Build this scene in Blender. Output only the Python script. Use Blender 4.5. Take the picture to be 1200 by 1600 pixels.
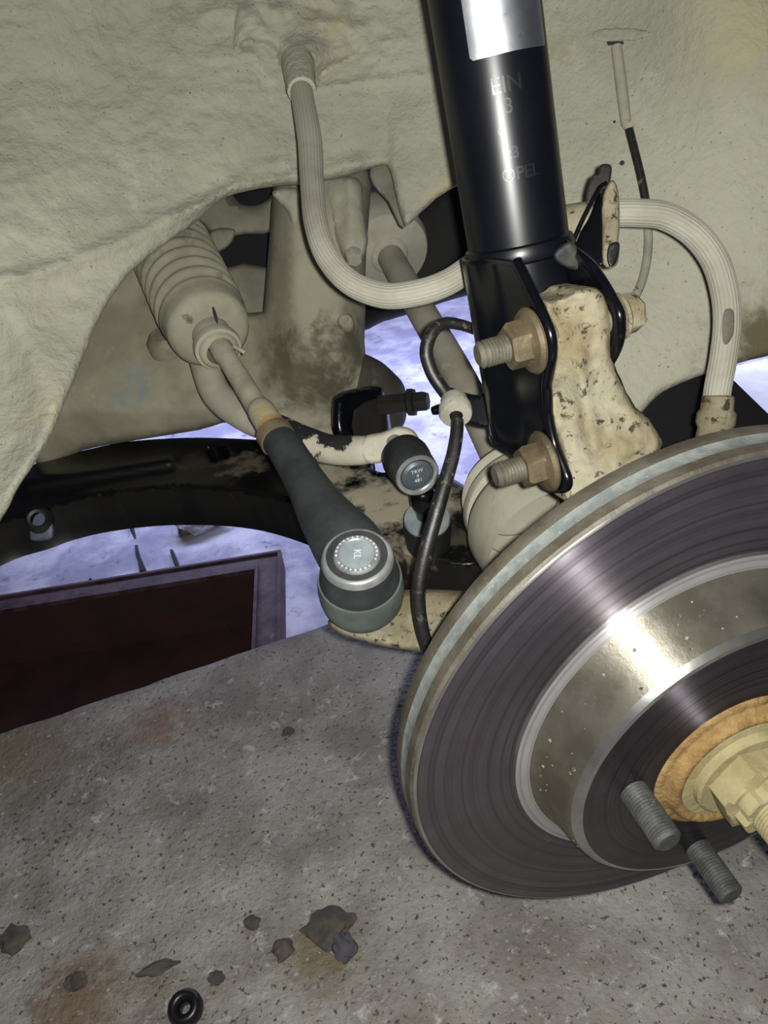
import bpy, bmesh, math, random
import numpy as np
from mathutils import Vector, Matrix, noise
from mathutils.geometry import delaunay_2d_cdt
random.seed(7)
S = bpy.context.scene
for o in list(bpy.data.objects): bpy.data.objects.remove(o)

# ------------------------------------------------------------------ camera
F = 1250.0                                   # focal length in pixels of the 1200 x 1600 photograph
DN = Vector((.12, .82, .56)).normalized()    # gravity, in camera (lens) axes
NW = Vector((.30128, .52582, -.79545)).normalized()   # wheel axis, outward
ZW = -DN
YW = -(NW - NW.dot(DN) * DN).normalized()    # world +Y = towards the middle of the car
XW = YW.cross(ZW)                            # world +X = fore-aft
EYE = Vector((0, 0, .61))                    # lens height above the concrete slab
R3 = Matrix((XW, YW, ZW))                    # camera axes -> world axes
def V(x, y, z): return R3 @ Vector((x, y, z))
def ray(px, py): return V((px - 600) / F, (py - 800) / F, 1)
def P(px, py, z): return EYE + ray(px, py) * z          # image pixel projected along its camera ray to an assumed depth
def depth_on(px, py, p0, n):
    r = ray(px, py); return (p0 - EYE).dot(n) / r.dot(n)
def on(px, py, p0, n): return P(px, py, depth_on(px, py, p0, n))
def pix(p):
    q = R3.transposed() @ (p - EYE); return (600 + F * q.x / q.z, 800 + F * q.y / q.z, q.z)

cam = bpy.data.cameras.new('camera'); co = bpy.data.objects.new('camera', cam)
S.collection.objects.link(co); S.camera = co
cr, cu, cb = V(1, 0, 0), V(0, -1, 0), V(0, 0, -1)
co.matrix_world = Matrix(((cr.x, cu.x, cb.x, EYE.x), (cr.y, cu.y, cb.y, EYE.y), (cr.z, cu.z, cb.z, EYE.z), (0, 0, 0, 1)))
cam.sensor_fit = 'VERTICAL'; cam.sensor_height = 36; cam.lens = 36 * F / 1600
cam.clip_start = .01; cam.clip_end = 60

# ------------------------------------------------------------------ light
W = bpy.data.worlds.new('garage'); S.world = W; W.use_nodes = True
W.node_tree.nodes['Background'].inputs[0].default_value = (.62, .62, .92, 1)
W.node_tree.nodes['Background'].inputs[1].default_value = .045
def lamp(name, kind, loc, energy, col, **kw):
    l = bpy.data.lights.new(name, kind); l.energy = energy; l.color = col
    for k, v in kw.items(): setattr(l, k, v)
    o = bpy.data.objects.new(name, l); o.location = loc; S.collection.objects.link(o); return o
FLASH = EYE + V(.0075, -.003, .0)
lamp('phone_flash', 'POINT', FLASH, 15.0, (1, .99, .94), shadow_soft_size=.003)
work = lamp('work_lamp', 'AREA', P(700, 190, 1.75), 23, (.60, .655, 1), shape='RECTANGLE', size=1.9, size_y=.25)
lamp('block_fill_light', 'AREA', P(1200, 235, 1.40), 7, (.66, .70, 1), shape='RECTANGLE', size=.8, size_y=.2)  # unseen fill light added to brighten the pale block
S.view_settings.view_transform = 'Standard'; S.view_settings.look = 'None'
S.view_settings.exposure = 0; S.view_settings.gamma = 1; S.view_settings.use_curve_mapping = False

# ------------------------------------------------------------------ materials
def lin(c):
    return tuple(((x / 255 / 12.92) if x <= 10 else ((x / 255 + .055) / 1.055) ** 2.4) for x in c) + (1,)
RINGS = {}
def mat(name, c1, c2=None, c3=None, scale=40, rough=.8, metal=0, bump=.3, bscale=150, bdist=.001,
        cut=(.35, .65), cut3=(.6, .72), scale3=None, stretch=None, patches=(), spec=.5, aniso=0, coat=0, rough2=None, bump2=None, specks=None):
    """dusty/worn surface: two noise-mixed colours, an optional third in blotches, and marks [(centre, radius, colour, softness)]"""
    m = bpy.data.materials.new(name); m.use_nodes = True
    nt = m.node_tree; N = nt.nodes; L = nt.links; b = N['Principled BSDF']
    g = N.new('ShaderNodeNewGeometry'); src = g.outputs['Position']
    if stretch:
        mp = N.new('ShaderNodeMapping'); mp.inputs['Scale'].default_value = stretch[:3]
        if len(stretch) > 3: mp.inputs['Rotation'].default_value = stretch[3:]
        L.new(src, mp.inputs[0]); vec = mp.outputs[0]
    else: vec = src
    def nz(sc, det=6, rg=.6, off=0):
        n = N.new('ShaderNodeTexNoise'); n.inputs['Scale'].default_value = sc; n.inputs['Detail'].default_value = det
        n.inputs['Roughness'].default_value = rg; n.inputs['Distortion'].default_value = off
        L.new(vec, n.inputs['Vector']); return n.outputs['Fac']
    def ramp(fac, lo, hi, smooth=True):
        r = N.new('ShaderNodeMapRange'); r.inputs['From Min'].default_value = lo; r.inputs['From Max'].default_value = hi
        if smooth: r.interpolation_type = 'SMOOTHSTEP'
        L.new(fac, r.inputs['Value']); return r.outputs['Result']
    def mix(fac, a, c):
        x = N.new('ShaderNodeMix'); x.data_type = 'RGBA'; L.new(fac, x.inputs[0])
        for s, v in ((x.inputs[6], a), (x.inputs[7], c)):
            if isinstance(v, tuple): s.default_value = v
            else: L.new(v, s)
        return x.outputs[2]
    col = lin(c1); rfac = None
    if c2:
        f = ramp(nz(scale), *cut); rfac = f
        col = mix(f, col, lin(c2))
    if c3:
        f3 = ramp(nz(scale3 or scale * 2.3, 8, .7, .4), *cut3); col = mix(f3, col, lin(c3))
    if specks: col = mix(ramp(nz(specks[0], 3, .6), specks[1], specks[2]), col, lin(specks[3]))
    wob = nz(70, 5, .65) if patches else None
    rl = None
    for pt in patches:
        ctr, rad, pc, soft = pt[:4]
        d = N.new('ShaderNodeVectorMath'); d.operation = 'DISTANCE'; L.new(src, d.inputs[0]); d.inputs[1].default_value = ctr
        a = N.new('ShaderNodeMath'); a.operation = 'MULTIPLY_ADD'; L.new(wob, a.inputs[0]); a.inputs[1].default_value = -rad * 2.2 * (pt[4] if len(pt) > 4 else .5); 
        ad = N.new('ShaderNodeMath'); ad.operation = 'ADD'; L.new(d.outputs['Value'], ad.inputs[0]); L.new(a.outputs[0], ad.inputs[1])
        a.inputs[2].default_value = rad * 1.1 * (pt[4] if len(pt) > 4 else .5)
        f = ramp(ad.outputs[0], rad, rad * (1 - soft)); col = mix(f, col, lin(pc) if not isinstance(col, tuple) else lin(pc))
    if name in RINGS:                          # turned metal: fine concentric wear lines
        d = N.new('ShaderNodeVectorMath'); d.operation = 'DISTANCE'; L.new(src, d.inputs[0]); d.inputs[1].default_value = RINGS[name][0]
        n1 = N.new('ShaderNodeTexNoise'); n1.noise_dimensions = '1D'; n1.inputs['Scale'].default_value = RINGS[name][1]; n1.inputs['Detail'].default_value = 5; n1.inputs['Roughness'].default_value = .75
        L.new(d.outputs['Value'], n1.inputs['W']); col = mix(ramp(n1.outputs['Fac'], .42, .68), col, lin(RINGS[name][2]))
    if isinstance(col, tuple): b.inputs['Base Color'].default_value = col
    else: L.new(col, b.inputs['Base Color'])
    b.inputs['Roughness'].default_value = rough
    if rough2 is not None and rfac is not None:
        r = N.new('ShaderNodeMapRange'); r.inputs['To Min'].default_value = rough; r.inputs['To Max'].default_value = rough2
        L.new(rfac, r.inputs['Value']); L.new(r.outputs[0], b.inputs['Roughness'])
    b.inputs['Metallic'].default_value = metal; b.inputs['Specular IOR Level'].default_value = spec
    if coat: b.inputs['Coat Weight'].default_value = coat; b.inputs['Coat Roughness'].default_value = .12
    if aniso:
        b.inputs['Anisotropic'].default_value = aniso
        t = N.new('ShaderNodeTangent'); t.direction_type = 'RADIAL'; t.axis = 'Z'; L.new(t.outputs[0], b.inputs['Tangent']); b.inputs['Anisotropic Rotation'].default_value = .25
    if bump:
        bp = N.new('ShaderNodeBump'); bp.inputs['Strength'].default_value = bump; bp.inputs['Distance'].default_value = bdist
        L.new(nz(bscale, 8, .62), bp.inputs['Height']); L.new(bp.outputs[0], b.inputs['Normal'])
        if bump2:
            b2 = N.new('ShaderNodeBump'); b2.inputs['Strength'].default_value = bump2[0]; b2.inputs['Distance'].default_value = bump2[2]
            L.new(nz(bump2[1], 4, .5, .3), b2.inputs['Height']); L.new(b2.outputs[0], bp.inputs['Normal'])
    return m

# ------------------------------------------------------------------ object helpers
WM = {}
def _put(o, M, parent):
    S.collection.objects.link(o); WM[o.name] = M
    if parent is not None:
        o.parent = parent; o.matrix_basis = WM[parent.name].inverted() @ M
    else: o.matrix_basis = M
def tag(o, label=None, cat=None, group=None, kind=None):
    for k, v in (('label', label), ('category', cat), ('group', group), ('kind', kind)):
        if v: o[k] = v
    return o
def thing(name, label, cat, loc, group=None):
    o = bpy.data.objects.new(name, None); o.empty_display_size = .02
    _put(o, Matrix.Translation(loc), None); return tag(o, label, cat, group)
def link(name, verts, faces, mats, parent=None, M=None, mi=None, smooth=40, label=None):
    """verts in world metres -> one mesh object"""
    vs = np.array([tuple(v) for v in verts], dtype=float)
    if M is None: M = Matrix.Translation(Vector(vs.mean(0)))
    A = np.array(M.inverted()); vs = vs @ A[:3, :3].T + A[:3, 3]
    me = bpy.data.meshes.new(name); me.from_pydata(vs.tolist(), [], [list(f) for f in faces])
    for m in (mats if isinstance(mats, (list, tuple)) else [mats]): me.materials.append(m)
    bm = bmesh.new(); bm.from_mesh(me)
    if mi is not None:
        bm.faces.ensure_lookup_table()
        for f, k in zip(bm.faces, mi): f.material_index = k
    bmesh.ops.remove_doubles(bm, verts=bm.verts, dist=1e-6)
    bmesh.ops.recalc_face_normals(bm, faces=bm.faces)
    bm.to_mesh(me); bm.free()
    if smooth:
        me.shade_smooth(); me.set_sharp_from_angle(angle=math.radians(smooth))
    o = bpy.data.objects.new(name, me); _put(o, M, parent)
    if label: o['label'] = label
    return o
class Bag:
    def __init__(s): s.v = []; s.f = []; s.m = []
    def add(s, vf, m=0):
        k = len(s.v); s.v += [Vector(x) for x in vf[0]]; s.f += [[i + k for i in f] for f in vf[1]]; s.m += [m] * len(vf[1]); return s
    def link(s, name, mats, parent=None, **kw): return link(name, s.v, s.f, mats, parent, mi=s.m, **kw)
def cat_rom(pts, n=8, closed=False):
    pts = [np.array(tuple(p), float) for p in pts]; out = []; L = len(pts)
    for i in range(L if closed else L - 1):
        p0 = pts[(i - 1) % L] if (closed or i > 0) else 2 * pts[0] - pts[1]
        p1, p2 = pts[i], pts[(i + 1) % L]
        p3 = pts[(i + 2) % L] if (closed or i + 2 < L) else 2 * pts[-1] - pts[-2]
        for k in range(n):
            t = k / n
            out.append(.5 * (2 * p1 + (p2 - p0) * t + (2 * p0 - 5 * p1 + 4 * p2 - p3) * t * t + (3 * p1 - p0 - 3 * p2 + p3) * t ** 3))
    if not closed: out.append(pts[-1])
    return out
def basis(z, x=None):
    z = Vector(z).normalized()
    x = Vector(x) if x is not None else (Vector((0, 0, 1)) if abs(z.z) < .9 else Vector((1, 0, 0)))
    x = (x - x.dot(z) * z).normalized(); return x, z.cross(x), z
def frame(o, z, x=None):
    a, b, c = basis(z, x)
    return Matrix(((a.x, b.x, c.x, o[0]), (a.y, b.y, c.y, o[1]), (a.z, b.z, c.z, o[2]), (0, 0, 0, 1)))
def lathe_vf(prof, M, seg=48, rfun=None):
    v = []; f = []; n = len(prof)
    for j, (r, h) in enumerate(prof):
        for i in range(seg):
            a = 2 * math.pi * i / seg; rr = r * (rfun(a, h) if rfun else 1)
            v.append(M @ Vector((rr * math.cos(a), rr * math.sin(a), h)))
    for j in range(n - 1):
        for i in range(seg):
            k = (i + 1) % seg; q = [j * seg + i, j * seg + k, (j + 1) * seg + k, (j + 1) * seg + i]
            if prof[j][0] < 1e-7: q = [q[0], q[2], q[3]]
            elif prof[j + 1][0] < 1e-7: q = [q[0], q[1], q[2]]
            f.append(q)
    return v, f
def lathe(name, prof, M, m, parent=None, seg=48, mseg=None, smooth=35, label=None, rfun=None):
    vf = lathe_vf(prof, M, seg, rfun)
    mi = [mseg[j] for j in range(len(prof) - 1) for i in range(seg)] if mseg else None
    return link(name, vf[0], vf[1], m, parent, M=M, mi=mi, smooth=smooth, label=label)
def tube_vf(pts, rad, seg=20, n=8, ribs=0, amp=0, flat=None, up=None):
    """swept round bar; rad is one number or one per control point; ribs = lengthwise ridges; flat = (a,b) section scale"""
    c = [Vector(p) for p in cat_rom(pts, n)] if n > 1 else [Vector(p) for p in pts]
    if isinstance(rad, (int, float)): rs = [rad] * len(c)
    else: rs = [float(x[0]) for x in cat_rom([(r,) for r in rad], n)] if n > 1 else list(rad)
    v = []; f = []; x = None
    for i, p in enumerate(c):
        t = (c[min(i + 1, len(c) - 1)] - c[max(i - 1, 0)]).normalized()
        if x is None: x = (up if up is not None else Vector((.3, .5, .8)))
        x = (x - x.dot(t) * t).normalized(); y = t.cross(x)
        for k in range(seg):
            a = 2 * math.pi * k / seg; r = rs[i] * (1 + (amp * (1 if (k * ribs // seg * 2) % 2 == 0 and (k % (seg // ribs)) < (seg // ribs) // 2 else 0) if ribs else 0))
            v.append(p + (x * math.cos(a) * (flat[0] if flat else 1) + y * math.sin(a) * (flat[1] if flat else 1)) * r)
    L = len(c)
    for i in range(L - 1):
        for k in range(seg):
            f.append([i * seg + k, i * seg + (k + 1) % seg, (i + 1) * seg + (k + 1) % seg, (i + 1) * seg + k])
    f.append(list(range(seg))[::-1]); f.append([(L - 1) * seg + k for k in range(seg)])
    return v, f
def tube(name, pts, rad, m, parent=None, **kw):
    sm = kw.pop('smooth', 50); lb = kw.pop('label', None)
    vf = tube_vf(pts, rad, **kw); return link(name, vf[0], vf[1], m, parent, smooth=sm, label=lb)
def inpoly(pts, poly):
    pts = np.asarray(pts); x, y = pts[:, 0], pts[:, 1]; ins = np.zeros(len(pts), bool)
    q = np.asarray(poly); p = np.roll(q, 1, 0)
    for (x1, y1), (x2, y2) in zip(p, q):
        c = ((y1 > y) != (y2 > y)); 
        if y1 != y2: ins ^= c & (x < (x2 - x1) * (y - y1) / (y2 - y1) + x1)
    return ins
def segdist(pts, line, closed=True):
    pts = np.asarray(pts, float); q = np.asarray(line, float); d = np.full(len(pts), 1e9)
    n = len(q)
    for i in range(n if closed else n - 1):
        a, b = q[i], q[(i + 1) % n]; ab = b - a; t = np.clip(((pts - a) @ ab) / max(ab @ ab, 1e-9), 0, 1)
        d = np.minimum(d, np.hypot(*(pts - a - t[:, None] * ab).T))
    return d
def relief_vf(outline, z, thick=.02, dense=None, roll=.006, rollpx=12, step=10, holes=(), back=None, smooth=6, rough=0, rscale=60, seedv=0, warp=0):
    """a solid plate or casting: outline (image pixels), assumed depth z(px,py), rounded front edge, real thickness behind"""
    bo = [tuple(p) for p in cat_rom(outline, smooth, True)] if smooth > 1 else list(outline)
    hs = [[tuple(p) for p in cat_rom(h, 5, True)] for h in holes]
    # resample
    def res(loop, s):
        out = []
        for i in range(len(loop)):
            a = np.array(loop[i]); b = np.array(loop[(i + 1) % len(loop)]); k = max(1, int(np.hypot(*(b - a)) / s))
            for j in range(k): out.append(tuple(a + (b - a) * j / k))
        return out
    bo = res(bo, step)
    if warp:
        bo = [(x + warp * noise.noise(Vector((x * .05, y * .05, seedv))), y + warp * noise.noise(Vector((x * .05, y * .05, seedv + 9)))) for x, y in bo]
    hs = [res(h, step) for h in hs]
    arr = np.array(bo); lo, hi = arr.min(0), arr.max(0); g = []
    yy = lo[1]; row = 0
    while yy < hi[1]:
        xx = lo[0] + (step / 2 if row % 2 else 0)
        while xx < hi[0]: g.append((xx + random.uniform(-.5, .5), yy + random.uniform(-.5, .5))); xx += step
        yy += step * .87; row += 1
    if dense: g += [(x + (3 if int(y) % 2 else 0), y) for x in np.arange(dense[0], dense[2], dense[4]) for y in np.arange(dense[1], dense[3], dense[4])]
    g += [(x, y) for x, y in rings_for(bo, rollpx)] if rollpx else []
    g = np.array(g) if g else np.zeros((0, 2))
    if len(g):
        k = inpoly(g, bo) & (segdist(g, bo) > step * .22)
        for h in hs: k &= ~inpoly(g, h) & (segdist(g, h) > step * .3)
        g = g[k]
    pts = bo[:]; edges = [(i, (i + 1) % len(bo)) for i in range(len(bo))]
    for h in hs:
        k = len(pts); pts += h; edges += [(k + i, k + (i + 1) % len(h)) for i in range(len(h))]
    pts = pts + [tuple(p) for p in g]
    v2, _, tri, *_r = delaunay_2d_cdt([Vector(p) for p in pts], edges, [], 0, 1e-5)
    A = np.array([tuple(v) for v in v2]); tri = [list(t) for t in tri]
    ce = np.array([A[t].mean(0) for t in tri]); k = inpoly(ce, bo)
    for h in hs: k &= ~inpoly(ce, h)
    tri = [t for t, q in zip(tri, k) if q]
    d = segdist(A, bo)
    for h in hs: d = np.minimum(d, segdist(A, h) * 2)
    front = []; bk = []
    for (x, y), dd in zip(A, d):
        zz = z(x, y); off = 0
        if roll and rollpx:
            q = 1 - min(dd / rollpx, 1); off = roll * (1 - math.sqrt(max(0, 1 - q * q)))
        p = P(x, y, zz + off)
        if rough: p = p + ray(x, y).normalized() * rough * noise.fractal(p * rscale + Vector((seedv, 0, 0)), 1, 2, 4)
        front.append(p)
        bk.append(P(x, y, zz + thick) if back is None else P(x, y, zz) + back)
    n = len(A); f = [t for t in tri] + [[i + n for i in t[::-1]] for t in tri]
    cnt = {}
    for t in tri:
        for i in range(3):
            a, b = t[i], t[(i + 1) % 3]; cnt[(a, b)] = 1
    for (a, b) in list(cnt):
        if (b, a) not in cnt: f.append([b, a, a + n, b + n])
    return front + bk, f
def rings_for(bo, rollpx):
    """extra rows of points just inside the edge so the rounding is smooth"""
    out = []; n = len(bo); B = np.array(bo)
    ar = sum(B[i - 1][0] * B[i][1] - B[i][0] * B[i - 1][1] for i in range(n))
    for q in (.12, .35, .65, 1.0):
        for i in range(n):
            t = B[(i + 1) % n] - B[i - 1]; L = np.hypot(*t)
            if L < 1e-6: continue
            nn = np.array((-t[1], t[0])) / L * (1 if ar > 0 else -1); p = B[i] + nn * rollpx * q
            out.append(tuple(p))
    out = np.array(out); dd = segdist(out, bo); k = []
    for j, q in enumerate((.12, .35, .65, 1.0)):
        k += list(dd[j * n:(j + 1) * n] > rollpx * q * .8) if len(out) == 4 * n else [True] * n
    return [tuple(p) for p, b in zip(out, k) if b]
def relief(name, outline, z, m, parent=None, label=None, smooth_angle=50, **kw):
    vf = relief_vf(outline, z, **kw); return link(name, vf[0], vf[1], m, parent, smooth=smooth_angle, label=label)
def field(ctrl, sig=170):
    C = np.array(ctrl, float)
    def z(x, y):
        w = np.exp(-((C[:, 0] - x) ** 2 + (C[:, 1] - y) ** 2) / (2 * sig * sig)) + 1e-9
        return float((w * C[:, 2]).sum() / w.sum())
    return z
def box_vf(M, x0, x1, y0, y1, z0, z1):
    v = [M @ Vector((x, y, z)) for z in (z0, z1) for y in (y0, y1) for x in (x0, x1)]
    return v, [[0, 2, 3, 1], [4, 5, 7, 6], [0, 1, 5, 4], [2, 6, 7, 3], [0, 4, 6, 2], [1, 3, 7, 5]]
def blob_vf(c, rx, ry, rz, seed, sub=3, amp=.35):
    bm = bmesh.new(); bmesh.ops.create_icosphere(bm, subdivisions=sub, radius=1)
    v = []
    for q in bm.verts:
        k = 1 + amp * noise.fractal(q.co * 1.6 + Vector((seed * 3.1, seed, 0)), 1, 2, 3)
        v.append(Vector((c[0] + q.co.x * rx * k, c[1] + q.co.y * ry * k, c[2] + q.co.z * rz * k)))
    f = [[x.index for x in t.verts] for t in bm.faces]; bm.free(); return v, f
def text_vf(s, size, depth, place, sub=0):
    c = bpy.data.curves.new('lettering', 'FONT'); c.body = s; c.size = size; c.extrude = depth; c.align_x = 'CENTER'; c.align_y = 'CENTER'
    c.resolution_u = 3
    o = bpy.data.objects.new('lettering', c); S.collection.objects.link(o)
    me = bpy.data.meshes.new_from_object(o.evaluated_get(bpy.context.evaluated_depsgraph_get()))
    v = [place(p.co) for p in me.vertices]; f = [list(p.vertices) for p in me.polygons]
    bpy.data.objects.remove(o); bpy.data.curves.remove(c); bpy.data.meshes.remove(me); return v, f
def hexr(a, h): 
    a = (a % (math.pi / 3)) - math.pi / 6; return math.cos(math.pi / 6) / math.cos(a)
def thread_prof(r, h0, h1, pitch, cut=.0007, cham=.0012):
    p = [(0, h0), (r - cut, h0)]; h = h0
    while h + pitch < h1 - cham:
        p += [(r, h + pitch * .35), (r, h + pitch * .65), (r - cut, h + pitch)]; h += pitch
    p += [(r, h1 - cham), (r - cham, h1), (0, h1)]; return p

# ------------------------------------------------------------------ palette
dust = mat('road_dust', (168, 166, 150), (150, 147, 128), (182, 178, 160), scale=16, rough=.95, bump=.35, bscale=220, spec=.2, cut3=(.66, .85))
paleclay = mat('pale_clay_dust', (128, 123, 105), (104, 94, 70), (54, 48, 37), scale=36, rough=.95, bump=.6, bscale=260, bdist=.0016, cut3=(.55, .62), scale3=170, spec=.15)
darkdust = mat('oily_dust', (92, 88, 70), (62, 59, 46), (120, 114, 92), scale=22, rough=.85, bump=.3, bscale=160, spec=.3)
black = mat('black_gloss_paint', (5, 6, 9), (9, 10, 14), None, scale=60, rough=.22, bump=0, spec=.4)
blackplastic = mat('black_rubber', (22, 24, 24), (36, 38, 37), None, scale=45, rough=.5, bump=.15, bscale=300)
cable = mat('dusty_cable', (14, 14, 16), (28, 27, 26), (98, 94, 82), scale=60, scale3=210, rough=.45, bump=.2, bscale=400, cut3=(.56, .70))
hosem = mat('dusty_hose', (150, 148, 136), (138, 135, 122), (104, 102, 92), scale=45, rough=.95, bump=.25, bscale=500, spec=.15, cut3=(.66, .8), patches=[(P(476, 190, .53), .075, (168, 166, 150), .7, .3)])

# ================================================================== SETTING
slabm = mat('concrete_slab', (166, 162, 154), (128, 122, 112), (190, 187, 183), scale=11, rough=.5, bump=1, bscale=150, bdist=.004, scale3=55, cut3=(.56, .68), spec=.4, bump2=(.6, 60, .003), specks=(210, .60, .66, (84, 79, 72)),
            patches=[(on(505, 1485, Vector((0, 0, 0)), Vector((0, 0, 1))), .035, (128, 118, 94), .8, .9), (on(120, 1560, Vector((0, 0, 0)), Vector((0, 0, 1))), .05, (124, 106, 88), .8, .9), (on(30, 1180, Vector((0, 0, 0)), Vector((0, 0, 1))), .09, (130, 119, 98), .9, .9), (on(250, 1130, Vector((0, 0, 0)), Vector((0, 0, 1))), .05, (138, 118, 102), .9, .9)])
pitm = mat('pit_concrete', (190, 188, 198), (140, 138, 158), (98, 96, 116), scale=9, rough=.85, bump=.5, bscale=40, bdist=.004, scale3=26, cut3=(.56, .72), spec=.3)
UP = Vector((0, 0, 1)); ORG = Vector((0, 0, 0))
e1 = on(0, 1145, ORG, UP); e2 = on(520, 970, ORG, UP)
ed = (e2 - e1).normalized(); en = Vector((-ed.y, ed.x, 0))
if en.dot(ray(600, 800)) > 0: en = -en        # en points from the pit edge towards the viewer's side
def slab():
    v = []; f = []; nx, ny = 190, 130
    for j in range(ny + 1):
        for i in range(nx + 1):
            p = e1 + ed * (-.55 + 2.2 * i / nx) + en * (1.0 * (j / ny) ** 1.0)
            h = .0016 * noise.fractal(p * 26, 1, 2.1, 5) + .002 * noise.noise(p * 6)
            if j == 0: p = p + en * (.002 * noise.noise(p * 30)); h -= .002
            v.append(p + UP * h)
    for j in range(ny):
        for i in range(nx): a = j * (nx + 1) + i; f.append([a, a + 1, a + nx + 2, a + nx + 1])
    # pit-side face and underside
    k = len(v); top = list(range(nx + 1))
    for i in top: v.append(v[i] - UP * .32)
    for i in range(nx): f.append([i + 1, i, k + i, k + i + 1])
    return link('floor', v, f, slabm, smooth=60)
tag(slab(), 'rough stained concrete slab under the brake disc', None, None, 'structure')
ZP = Vector((0, 0, -.30))
def pitfloor():
    v = []; f = []; n = 90
    for j in range(n + 1):
        for i in range(n + 1):
            p = Vector((e1.x, e1.y, 0)) + ed * (-2.5 + 7 * i / n) - en * (-.15 + 5.5 * j / n) + ZP
            v.append(p + UP * (.004 * noise.fractal(p * 9, 1, 2, 4)))
    for j in range(n):
        for i in range(n): a = j * (n + 1) + i; f.append([a, a + 1, a + n + 2, a + n + 1])
    return link('floor_pit', v, f, pitm, smooth=60)
tag(pitfloor(), 'lower concrete floor lit bluish by the work lamp', None, None, 'structure')
def onpit(px, py, h=0): return on(px, py, ZP + UP * h, UP)
# low ridge and cracks on the far floor
r1, r2 = onpit(500, 512), onpit(760, 462)
rd = (r2 - r1).normalized(); M = frame((r1 + r2) / 2, UP, rd)
b = Bag().add(box_vf(M, -.9, .9, 0, .14, -.02, .035))
tag(b.link('trim_1', pitm), 'low concrete kerb across the far floor', None, None, 'structure')
crackm = mat('dark_crack', (42, 40, 46), rough=.9, bump=0)
pf = bpy.data.objects['floor_pit']
for pts in ([(199, 803), (206, 825), (212, 842)], [(213, 853), (217, 872), (228, 893)], [(268, 860), (275, 878), (282, 896)], [(217, 872), (222, 893)], [(141, 905), (144, 925)]):
    w = [onpit(x, y, .001) for x, y in pts]
    tube('crack', w, [.0032, .0045, .002][:len(w)], crackm, pf, seg=6, n=4)

# pale block at the far right
Q = [(1128, 577), (1330, 530), (1330, 740), (1215, 668)]
palem = mat('pale_block', (225, 226, 232), (200, 202, 212), scale=14, rough=.8, bump=.2)
v = [on(x, y, Vector((0, 0, .0)), UP) for x, y in Q]; v += [p - UP * .3 for p in v]
tag(link('trim_2', v, [[0, 1, 2, 3], [7, 6, 5, 4]] + [[i, (i + 4), (i + 1) % 4 + 4, (i + 1) % 4] for i in range(4)], palem, smooth=0), 'pale concrete block beyond the wheel arch', None, None, 'structure')

# ================================================================== OIL TRAY on the lower floor
traym = mat('rusty_tray_inside', (76, 50, 46), (58, 42, 46), (100, 62, 42), scale=9, rough=.6, bump=.3, bscale=60, cut3=(.6, .75), spec=.3)
rimm = mat('rusty_angle_rim', (88, 68, 74), (54, 36, 42), (120, 100, 100), scale=30, rough=.65, bump=.4, bscale=120, scale3=70)
th = .13
c0, c1, c2 = onpit(420, 880, th), onpit(-320, 1000, th), onpit(452, 1000, th)
tx = (c1 - c0).normalized(); ty = UP.cross(tx); ty = ty if ty.dot(c2 - c0) > 0 else -ty
tang = (c2 - c0).normalized()
tw = .46; tl = (c1 - c0).length
tr = thing('oil_tray', 'rusty dark red steel trough lying on the lower floor', 'trough', (c0 + tx * tl / 2 + ty * tw / 2) - UP * th)
Mt = Matrix(((tx.x, ty.x, 0, c0.x), (tx.y, ty.y, 0, c0.y), (0, 0, 1, c0.z), (0, 0, 0, 1)))
t_ = .006
for nm, bx in (('base_plate', (0, tl, 0, tw, -th + .006, -th + .012)), ('side_panel', (0, tl, 0, t_, -th + .006, 0)), ('side_panel', (0, tl, tw - t_, tw, -th + .006, 0)), ('end_panel', (0, t_, t_, tw - t_, -th + .006, 0)), ('end_panel', (tl - t_, tl, t_, tw - t_, -th + .006, 0))):
    Bag().add(box_vf(Mt, *bx)).link(nm, traym, tr, smooth=0)
for nm, bx in (('rim', (-.02, tl, -.012, .02, .0, .008)), ('rim', (-.022, .018, .02, tw, .0, .008)), ('rim_lip', (-.022, -.017, -.012, tw, -.03, .012)), ('rim_lip', (.014, .019, .02, tw, .008, .016)), ('rim_lip', (-.022, tl, -.016, -.011, -.03, .012))):
    Bag().add(box_vf(Mt, *bx)).link(nm, rimm, tr, smooth=0)
# crumpled foil on the floor
foil = mat('crumpled_foil', (210, 212, 220), (150, 140, 130), rough=.25, metal=.7, bump=.6, bscale=90, bdist=.004)
c = onpit(312, 817, .02)
o = link('foil_scrap', *blob_vf(c, .05, .03, .02, 3, 2, .8), foil, smooth=0); tag(o, 'crumpled shiny foil scrap on the blue-lit floor', 'scrap')
c = onpit(293, 822, .015); o = link('paper_scrap', *blob_vf(c, .022, .022, .018, 5, 2, .6), mat('brown_paper', (120, 100, 84), (96, 82, 72), rough=.9), smooth=0)
tag(o, 'small brown crumpled scrap beside the shiny foil', 'scrap')

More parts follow.
